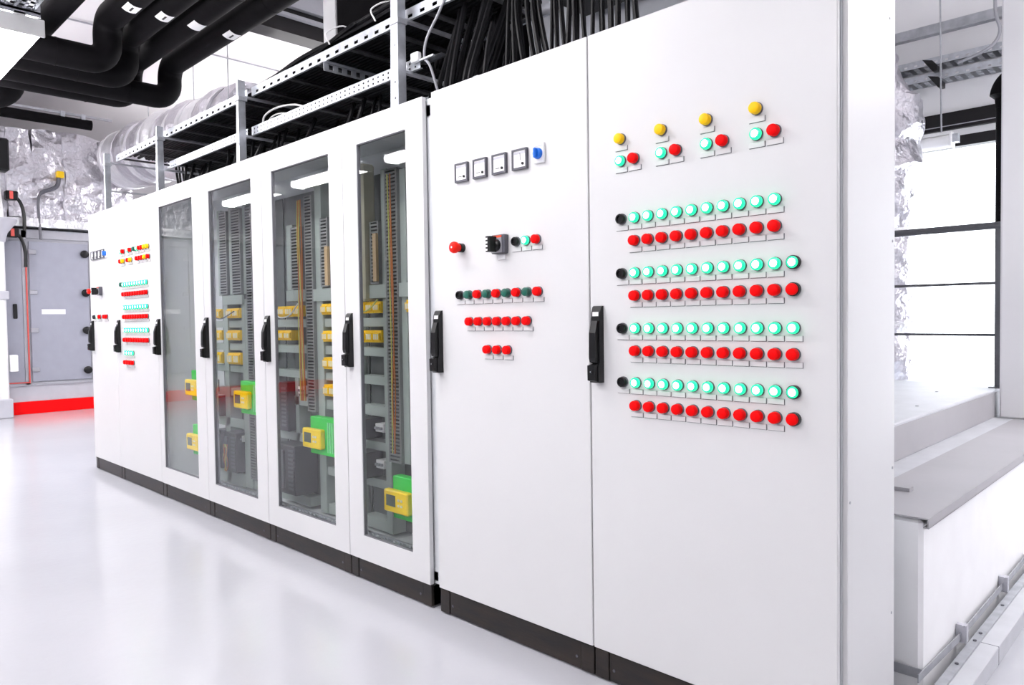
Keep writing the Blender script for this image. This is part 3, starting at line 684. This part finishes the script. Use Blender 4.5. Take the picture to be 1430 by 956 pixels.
# ------------------------------------------------------------------ black insulated pipes
ZU = 3.49; ZLA, ZLB, ZLC, ZLD = 3.175, 3.18, 3.197, 3.2
pl = ['black insulated pipe dropping nearest the strip light', 'second black insulated pipe from the strip light side', 'third black insulated pipe from the strip light side', 'black insulated pipe bending farthest right, nearest the cable trays']
for i, (y, xd, ZL) in enumerate(((-.02, -3.55, ZLA), (.20, -3.85, ZLB), (.43, -4.45, ZLC), (.695, -4.25, ZLD))):
    t = thing('insulated_pipe', (xd, y, ZL), pl[i], 'pipe', 'black insulated pipes')
    m = MB(); m.tube(rpath([(1.5, y, ZU), (xd, y, ZU), (xd, y, ZL), (xd, -3.6, ZL)], .13, 8), .098, 20)
    m.build('insulation', PIPE, t, smooth=True)
    for xx in (-1.1, -2.35):
        m = MB(); m.tube([(xx, y, ZU), (xx + .012, y, ZU)], .100, 20); m.build('seam_band', PIPE, t, smooth=True)
    for yy in (y - .36,):
        m = MB(); m.tube([(xd, yy, ZL), (xd, yy + .012, ZL)], .1005, 20); m.build('seam_band', PIPE, t, smooth=True)
    # flow tag, curved on the underside facing the aisle
    m = MB(); x0, x1 = -3.03, -2.90
    for k in range(5):
        a0 = math.radians(-128 + 11 * k); a1 = math.radians(-128 + 11 * (k + 1)); r = .1015
        p = [(x0, y + r * math.cos(a0), ZU + r * math.sin(a0)), (x1, y + r * math.cos(a0), ZU + r * math.sin(a0)), (x1, y + r * math.cos(a1), ZU + r * math.sin(a1)), (x0, y + r * math.cos(a1), ZU + r * math.sin(a1))]
        b = len(m.v); m.v += p; m.face([b, b + 1, b + 2, b + 3])
    tg = m.build('flow_tag', STICK, t)
    m = MB()
    a0 = math.radians(-105); a1 = math.radians(-97); r = .1022; xa, xb = x0 + .03, x1 - .03
    b = len(m.v); m.v += [(xa, y + r * math.cos(a0), ZU + r * math.sin(a0)), (xb, y + r * math.cos(a0), ZU + r * math.sin(a0)), (xb, y + r * math.cos(a1), ZU + r * math.sin(a1)), (xa, y + r * math.cos(a1), ZU + r * math.sin(a1))]; m.face([b, b + 1, b + 2, b + 3])
    if i != 2: m.build('arrow_mark', BLACK, tg)
t = thing('insulated_pipe', (-4.5, -.42, ZU), 'straight black insulated pipe running above the strip light at upper left', 'pipe', 'black insulated pipes')
m = MB(); m.tube(rpath([(1.5, -.36, ZU), (-4.9, -.36, ZU), (-4.9, -.36, 3.12), (-4.9, -3.6, 3.12)], .19, 8), .098, 20); m.build('insulation', PIPE, t, smooth=True)
hg = thing('pipe_hanger', (-2.0, .25, 3.54), 'steel hanger rail over the black pipes', 'hanger')
B('hanger_rail', GALV, hg, (-2.02, -1.98, -.6, .85, 3.592, 3.62))
for y in (-.55, .82):
    m = MB(); m.tube([(-2.0, y, 3.60), (-2.0, y, 4.5)], .006, 8); m.build('hanger_rod', GALV, hg)

# ------------------------------------------------------------------ foil helper: wrinkled boxes
def foil_box(name, mt, x0, x1, y0, y1, z0, z1, amp, parent=None, nx=14, ny=14, nz=14, sag=0.0, seed=0.0, fr=2.2):
    m = MB()
    def pt(u, v, w_):
        p = Vector((x0 + (x1 - x0) * u, y0 + (y1 - y0) * v, z0 + (z1 - z0) * w_))
        q = p * fr + Vector((seed, seed, seed)); d = noise.noise_vector(q) * amp + noise.noise_vector(q * 2.7) * amp * .5
        rg = 1 - abs(noise.noise(q * 1.9 + Vector((3, 1, 7)))) * 2; d += Vector((1, 0, 0)) * max(0, rg) ** 4 * amp * .45
        c = Vector(((u - .5) * 2, (v - .5) * 2, (w_ - .5) * 2))
        return tuple(p + d + c * 0)
    def grid(fn, a, b):
        base = len(m.v)
        for i in range(a + 1):
            for j in range(b + 1): m.v.append(fn(i / a, j / b))
        for i in range(a):
            for j in range(b): m.face([base + i * (b + 1) + j, base + (i + 1) * (b + 1) + j, base + (i + 1) * (b + 1) + j + 1, base + i * (b + 1) + j + 1])
    for c in (0, 1):
        grid(lambda u, v: pt(u, v, c), nx, ny); grid(lambda u, v: pt(u, c, v), nx, nz); grid(lambda u, v: pt(c, u, v), ny, nz)
    o = m.build(name, mt, parent, smooth=True)
    return o

# ------------------------------------------------------------------ air handler at the far end of the aisle
AX = -9.2
curb = struct(B('trim_1', CURB, None, (-10.6, AX + .03, -5.6, 2.2, 0, .167), c=.006))
a = thing('air_handler', (-9.8, -1.5, .167), 'big grey air handling unit on a red curb at the far left', 'air handler')
B('base_frame', AHUB, a, (-10.5, AX, -5.5, 2.0, .167, .40), c=.004)
B('casing', AHUF, a, (-10.5, AX - .01, -5.5, 2.0, .40, 2.52))
m = MB()
for y in (-5.5, -4.6, -3.7, -2.8, -1.95, -1.1, -.25, .585, 1.42): m.box(AX - .012, AX + .02, y - .03, y + .03, .40, 2.50)
m.box(AX - .012, AX + .02, -5.5, 2.0, 2.40, 2.50); m.box(AX - .012, AX + .02, -5.5, 2.0, .385, .42); m.build('frame_profile', AHUF, a)
doors = [(.64, 1.365, True), (-.20, .555, False), (-1.05, -.28, True), (-1.9, -1.13, False), (-2.75, -1.98, True), (-3.65, -2.83, False), (-4.55, -3.73, True)]
for y0, y1, dr in doors:
    o = B('door', AHU, a, (AX - .008, AX + .012, y0, y1, .435, 2.355), c=.004)
    if dr:
        for z in (2.21, 1.66, 1.128, .562):
            m = MB(); m.lathe((AX + .012, y1 - .05, z), [(.03, 0), (.052, .012), (.055, .04), (.04, .055), (.02, .06)], 'x', 14); m.build('door_knob', BLACK, o, smooth=True)
        for z in (2.21, 1.66, 1.14, .60): B('hinge', AHUF, o, (AX + .012, AX + .035, y0 - .01, y0 + .085, z - .03, z + .03), c=.006)
        B('label_plate', PLATE, o, (AX + .012, AX + .016, y0 + .13, y0 + .42, 1.36, 1.43))
    else:
        B('recessed_handle', BLACK, o, (AX + .012, AX + .03, y1 - .12, y1 - .07, 1.30, 1.50), c=.008)
m = MB(); m.tube([(AX + .03, .60, .42), (AX + .03, .60, 2.26)], .010, 8); m.tube([(AX + .03, .60, .43), (AX + .03, -.2, .43)], .008, 8)
tag(m.build('red_conduit', REDC, smooth=True), 'thin red conduit running up the air handler frame', 'conduit')
fo = thing('foil_wrapped_duct', (-9.9, -1.5, 2.6), 'crinkled foil-wrapped duct on top of the grey air handler', 'duct')
for i, (y0, y1) in enumerate(((-5.5, -4.0), (-4.0, -2.6), (-2.6, -1.3), (-1.3, -.25), (-.25, .42), (.42, .70), (.70, 1.10), (1.10, 1.55), (1.55, 2.0))):
    foil_box('foil_section', FOIL, -10.6, AX - .02 + .03 * (i % 2), y0, y1 + .01, 2.66, 3.90 - .02 * (i % 3), .045, fo, 4, 22, 44, seed=i * 3.1)
foil_box('foil_skirt', FOILB, -10.6, AX + .10, -5.5, 2.0, 2.54, 2.655, .02, fo, 4, 60, 6, seed=9)
# fittings in front of the foil
sw = thing('yellow_switch', (AX + .06, 1.03, 2.6), 'yellow sensor head on a bent black cable before the foil duct', 'sensor')
B('sensor_head', RELY, sw, (AX + .03, AX + .12, .985, 1.075, 3.25, 3.34), c=.01)
m = MB(); m.tube(spline([(AX + .07, 1.02, 3.25), (AX + .07, .98, 3.12), (AX + .08, .80, 3.02), (AX + .08, .76, 2.9), (AX + .08, .76, 2.7), (AX + .10, .77, 2.38)], 6), [.028] * 13 + [.018] * 18, 8); m.build('sensor_lead', DKGREY, sw, smooth=True)
for z, l in ((2.93, 'black and red flow switch on the foil duct'), (2.44, 'black and red flow switch over the air handler frame')):
    s_ = thing('flow_switch', (AX + .15, .42, z - .3), l, 'switch', 'flow switches')
    B('switch_body', BLACK, s_, (AX + .10, AX + .22, .36, .50, z - .06, z + .06), c=.012)
    B('red_face', REDC, s_, (AX + .22, AX + .235, .40, .44, z - .05, z + .05))
    m = MB(); m.tube(spline([(AX + .16, .48, z), (AX + .16, .54, z - .10), (AX + .16, .57, z - .25), (AX + .16, .57, z - .45)], 6), .022, 8); m.build('lead', BLACK, s_, smooth=True)
wp = thing('white_pipe_stack', (-8.95, .27, 0), 'white vertical pipe with a funnel at the left picture edge', 'pipe')
m = MB(); m.tube([(-8.95, .26, .25), (-8.95, .26, 2.30)], .06, 14); m.build('pipe', STICK, wp, smooth=True)
m = MB(); m.tube([(-8.95, .15, .30), (-8.95, .15, 2.30)], .045, 12); m.build('pipe', STICK, wp, smooth=True)
m = MB(); m.lathe((-8.95, .26, 2.30), [(.07, 0), (.10, .12), (.20, .26), (.21, .30)], 'z', 20); m.build('funnel', AHUB, wp, smooth=True)
m = MB(); m.tube([(-8.95, .20, 2.60), (-8.95, .16, 3.1)], .13, 14); m.build('upper_pipe', STICK, wp, smooth=True)
B('valve_box', STICK, wp, (-8.99, -8.89, .33, .42, .60, .82), c=.01); B('pipe_foot', AHUB, wp, (-9.05, -8.85, .10, .34, 0, .25), c=.01); B('pipe_clip', AHUB, wp, (-9.03, -8.87, .17, .34, 1.55, 1.66), c=.01)
tag(B('black_camera_box', BLACK, None, (-8.95, -8.75, .20, .37, 3.2, 3.62), c=.02), 'black box mounted at the left picture edge before the foil', 'box')
hp = thing('ceiling_pipe', (-8.9, .3, 3.95), 'thin black pipe end below a grey rail above the foil duct', 'pipe')
m = MB(); m.tube([(-8.9, -4.5, 3.99), (-8.9, 1.38, 3.99)], [.07, .07], 12); m.build('insulation', PIPE, hp, smooth=True)
B('carrier_rail', GALVD, hp, (-8.93, -8.90, -4.5, 1.65, 4.09, 4.12)); 
for ya, zz in ((1.0, 4.12), (1.25, 4.12), (.28, 4.5)): B('clip', GALV, hp, (-8.94, -8.86, ya, ya + .05, 3.99, zz))
# foil ducts behind the trays
fd = thing('foil_wrapped_duct', (-6.4, 1.8, 2.9), 'lumpy foil-wrapped duct running behind the upper cable tray', 'duct')
xs = [-9.0, -8.5, -8.0, -7.5, -7.0, -6.6, -6.2, -5.8, -5.4, -5.0]
for i in range(len(xs) - 1):
    xa, xb = xs[i], xs[i + 1]; zt = 4.05 - (xa + 9.6) * .055
    n = 10; m = MB(); path = []; rr = []
    for k in range(9):
        u = k / 8; path.append((xa + (xb - xa) * u, 1.9, zt - .42)); rr.append(.385 + (.03 + .03 * (i % 2)) * math.sin(math.pi * u) + .012 * math.sin(9 * u + i))
    m.tube(path, rr, 22); m.build('foil_section', FOIL if i % 3 else FOILB, fd, smooth=True)
    m = MB(); m.tube([(xa - .04, 1.9, zt - .42), (xa + .05, 1.9, zt - .42)], .425, 22); m.build('tape_band', FOILB, fd, smooth=True)
for x, y, z0 in ((-8.2, 1.9, 3.76), (-6.3, 1.75, 3.62), (-4.4, 1.3, 2.9)):
    m = MB(); m.tube([(x, y, z0), (x, y, 4.5)], .006, 6); tag(m.build('hanger_rod', GALVD), 'thin hanger rod from the ceiling behind the cable trays', 'rod', 'hanger rods')

# ------------------------------------------------------------------ the pad, platform and railing right of the cabinets
pad = thing('equipment_pad', (1.4, 2.0, 0), 'white masonry pad beside the nearest cabinet with a grey metal sheet on top', 'pad')
B('pad_block', CONC, pad, (.9, 1.872, .545, 3.63, 0, .568), c=.012)
B('sheet_cover', SHEET, pad, (1.632, 1.8875, .535, 3.63, .572, .577)); B('ledge', SLABM, pad, (.9, 1.632, .56, 3.63, .568, .575))
m = MB(); m.box(1.888, 1.892, .535, 3.63, .548, .577); m.box(1.876, 1.892, .535, 3.63, .546, .549); m.build('drip_edge', SHEET, pad)
B('folded_tab', SHEET, pad, (1.69, 1.745, .86, .90, .577, .59))
plat = thing('steel_platform', (1.1, 2.2, .575), 'pale steel platform slab standing on the white pad behind the nearest cabinet', 'platform')
B('platform_slab', SLABM, plat, (.2, 1.53, .62, 3.62, .575, .735), c=.006)
B('front_flashing', SHEET, plat, (1.53, 1.534, .62, 3.62, .577, .722))
for x, y in ((1.2, 1.9), (1.42, 2.1), (1.3, 2.9)):
    m = MB(); m.lathe((x, y, .735), [(.008, 0), (.008, .003)], 'z', 8); m.build('rivet', GALVD, plat)
es = thing('earthing_strip', (1.9, 1.5, .08), 'grey earthing strip on clips around the foot of the white pad', 'strip')
B('strip', GALVD, es, (1.885, 1.888, .90, 3.8, .085, .110))
m = MB(); m.prism([(1.872, .50), (1.875, .50), (1.889, .905), (1.886, .905)], 'z', .085, .110); m.build('strip', GALVD, es)
B('strip', GALVD, es, (1.70, 1.875, .530, .533, .085, .115))
for y in (.92, 1.55, 2.2): B('clip', AHUB, es, (1.873, 1.905, y, y + .025, .075, .135), (1.893, 1.897, y - .01, y + .035, .13, .136))
tk = thing('floor_trunking', (1.96, 2.0, 0), 'pale trunking rail on the floor along the white pad', 'trunking')
B('channel', SLABM, tk, (1.925, 1.982, .45, 3.8, 0, .062), c=.002); B('lid', GALVD, tk, (1.902, 1.93, .45, 3.8, .062, .070))
for y in (.75, .98, 1.06, 1.4):
    m = MB(); m.lathe((1.916, y, .070), [(.006, 0), (.006, .004)], 'z', 8); m.build('screw', DKGREY, tk)
B('joint', DKGREY, tk, (1.9245, 1.9825, 1.0, 1.003, 0, .0625))
tag(B('white_column', WALL, None, (1.560, 1.868, 3.16, 3.30, .577, 4.5), c=.01), 'smooth white column at the right picture edge on the pad', 'column')
rl = thing('railing', (1.1, 3.38, .735), 'dark grey railing with round handrail and two thin rods on the platform', 'railing')
B('post', RAILM, rl, (1.497, 1.545, 3.355, 3.365, .735, 1.70), c=.002); B('post', RAILM, rl, (.30, .348, 3.355, 3.365, .735, 1.70), c=.002); B('foot', RAILM, rl, (1.47, 1.545, 3.33, 3.39, .735, .742))
m = MB(); m.tube([(.2, 3.36, 1.725), (1.553, 3.36, 1.722)], .022, 14); m.build('handrail', RAILM, rl, smooth=True)
for z in (1.378, 1.062):
    m = MB(); m.tube([(.2, 3.36, z), (1.5, 3.36, z - .004)], .009, 10); m.build('rod', RAILM, rl, smooth=True)
ip = thing('insulated_pipe', (1.51, 3.66, 0), 'black insulated pipe with a bend beside the white column', 'pipe')
m = MB(); m.tube(rpath([(1.47, 3.70, 0), (1.47, 3.70, 2.64), (1.9, 3.70, 2.78)], .08, 8), .043, 16); m.build('insulation', PIPE, ip, smooth=True)
m = MB(); m.tube(spline([(1.47, 3.70, 2.50), (1.47, 3.70, 2.60), (1.52, 3.70, 2.67), (1.66, 3.70, 2.72)], 5), [.046] * 4 + [.075] * 12, 16); m.build('elbow_cover', PIPE, ip, smooth=True)
# vertical foil duct
fv = thing('foil_wrapped_duct', (.70, 3.95, .735), 'upright wrinkled foil duct in front of the bright window', 'duct')
m = MB(); n = 110; path = []; rr = []
for k in range(n + 1):
    z = .03 + 3.09 * k / n; path.append((.62 + .015 * math.sin(z * 4), 3.95, z))
    rr.append(.245 + .03 * abs(math.sin(z * 5.2)) + .008 * math.sin(z * 23) + (.05 if z > 2.2 and z < 2.75 else 0) - (max(0, z - 2.75) * .35))
b0 = len(m.v); m.tube(path, rr, 64)
m.v = [tuple(Vector(p) + (noise.noise_vector(Vector(p) * 5) * .03 + noise.noise_vector(Vector(p) * 13) * .018)) for p in m.v]
m.build('foil_sleeve', FOIL, fv, smooth=True)
for z in (1.15, 1.75, 2.35):
    m = MB(); m.tube([(.62 + .015 * math.sin(z * 4), 3.95, z - .03), (.62, 3.95, z + .03)], .268, 36); m.v = [tuple(Vector(p) + noise.noise_vector(Vector(p) * 6) * .015) for p in m.v]; m.build('tape_band', FOILB, fv, smooth=True)
# ceiling services on the right
bb = thing('galvanised_beam', (.8, 4.4, 3.3), 'flat galvanised channel highest above the window', 'beam')
B('web', GALVD, bb, (-1.4, 2.8, 4.38, 4.40, 3.305, 3.385)); B('lip', GALVD, bb, (-1.4, 2.8, 4.34, 4.40, 3.298, 3.305))
for z, h, l in ((3.085, .055, 'perforated tray above the window, upper of the two'), (2.97, .055, 'perforated tray above the window, lower of the two')):
    perforated_tray('window_tray', -1.4, 2.8, 4.40, 4.56, z, h, l, .07)
LWX, LWZ = 1.04, 2.42
lw = luminaire(.0, LWX, 4.24, 4.34, LWZ, 'white strip light hanging before the window beside the foil duct')
lw.children[0].data.materials[0] = LAMPH
B('end_bracket', GALV, lw, (LWX, LWX + .04, 4.26, 4.32, LWZ + .03, LWZ + .09))
m = MB(); m.tube([(.965, 4.29, LWZ + .115), (.943, 4.29, 4.5)], .006, 8); tag(m.build('hanger_rod', GALVD), 'thin rod holding the strip light before the window', 'rod')
for x, z, l in ((.88, 3.06, 'upper small black clamp on the trays above the window'), (.92, 2.93, 'lower small black clamp under the trays above the window')):
    m = MB(); m.prism([(x - .05, z + .05), (x + .02, z + .03), (x + .05, z - .01), (x + .05, z - .05), (x + .02, z - .05)], 'y', 4.30, 4.37); tag(m.build('black_clamp', BLACK), l, 'clamp')
cable([(1.31, 4.3, 3.7), (1.30, 4.3, 3.35), (1.32, 4.35, 3.2), (1.25, 4.35, 3.1), (1.05, 4.38, 3.05)], .012, 'grey cable curling down from the channel near the white column', mt=GREYPL)
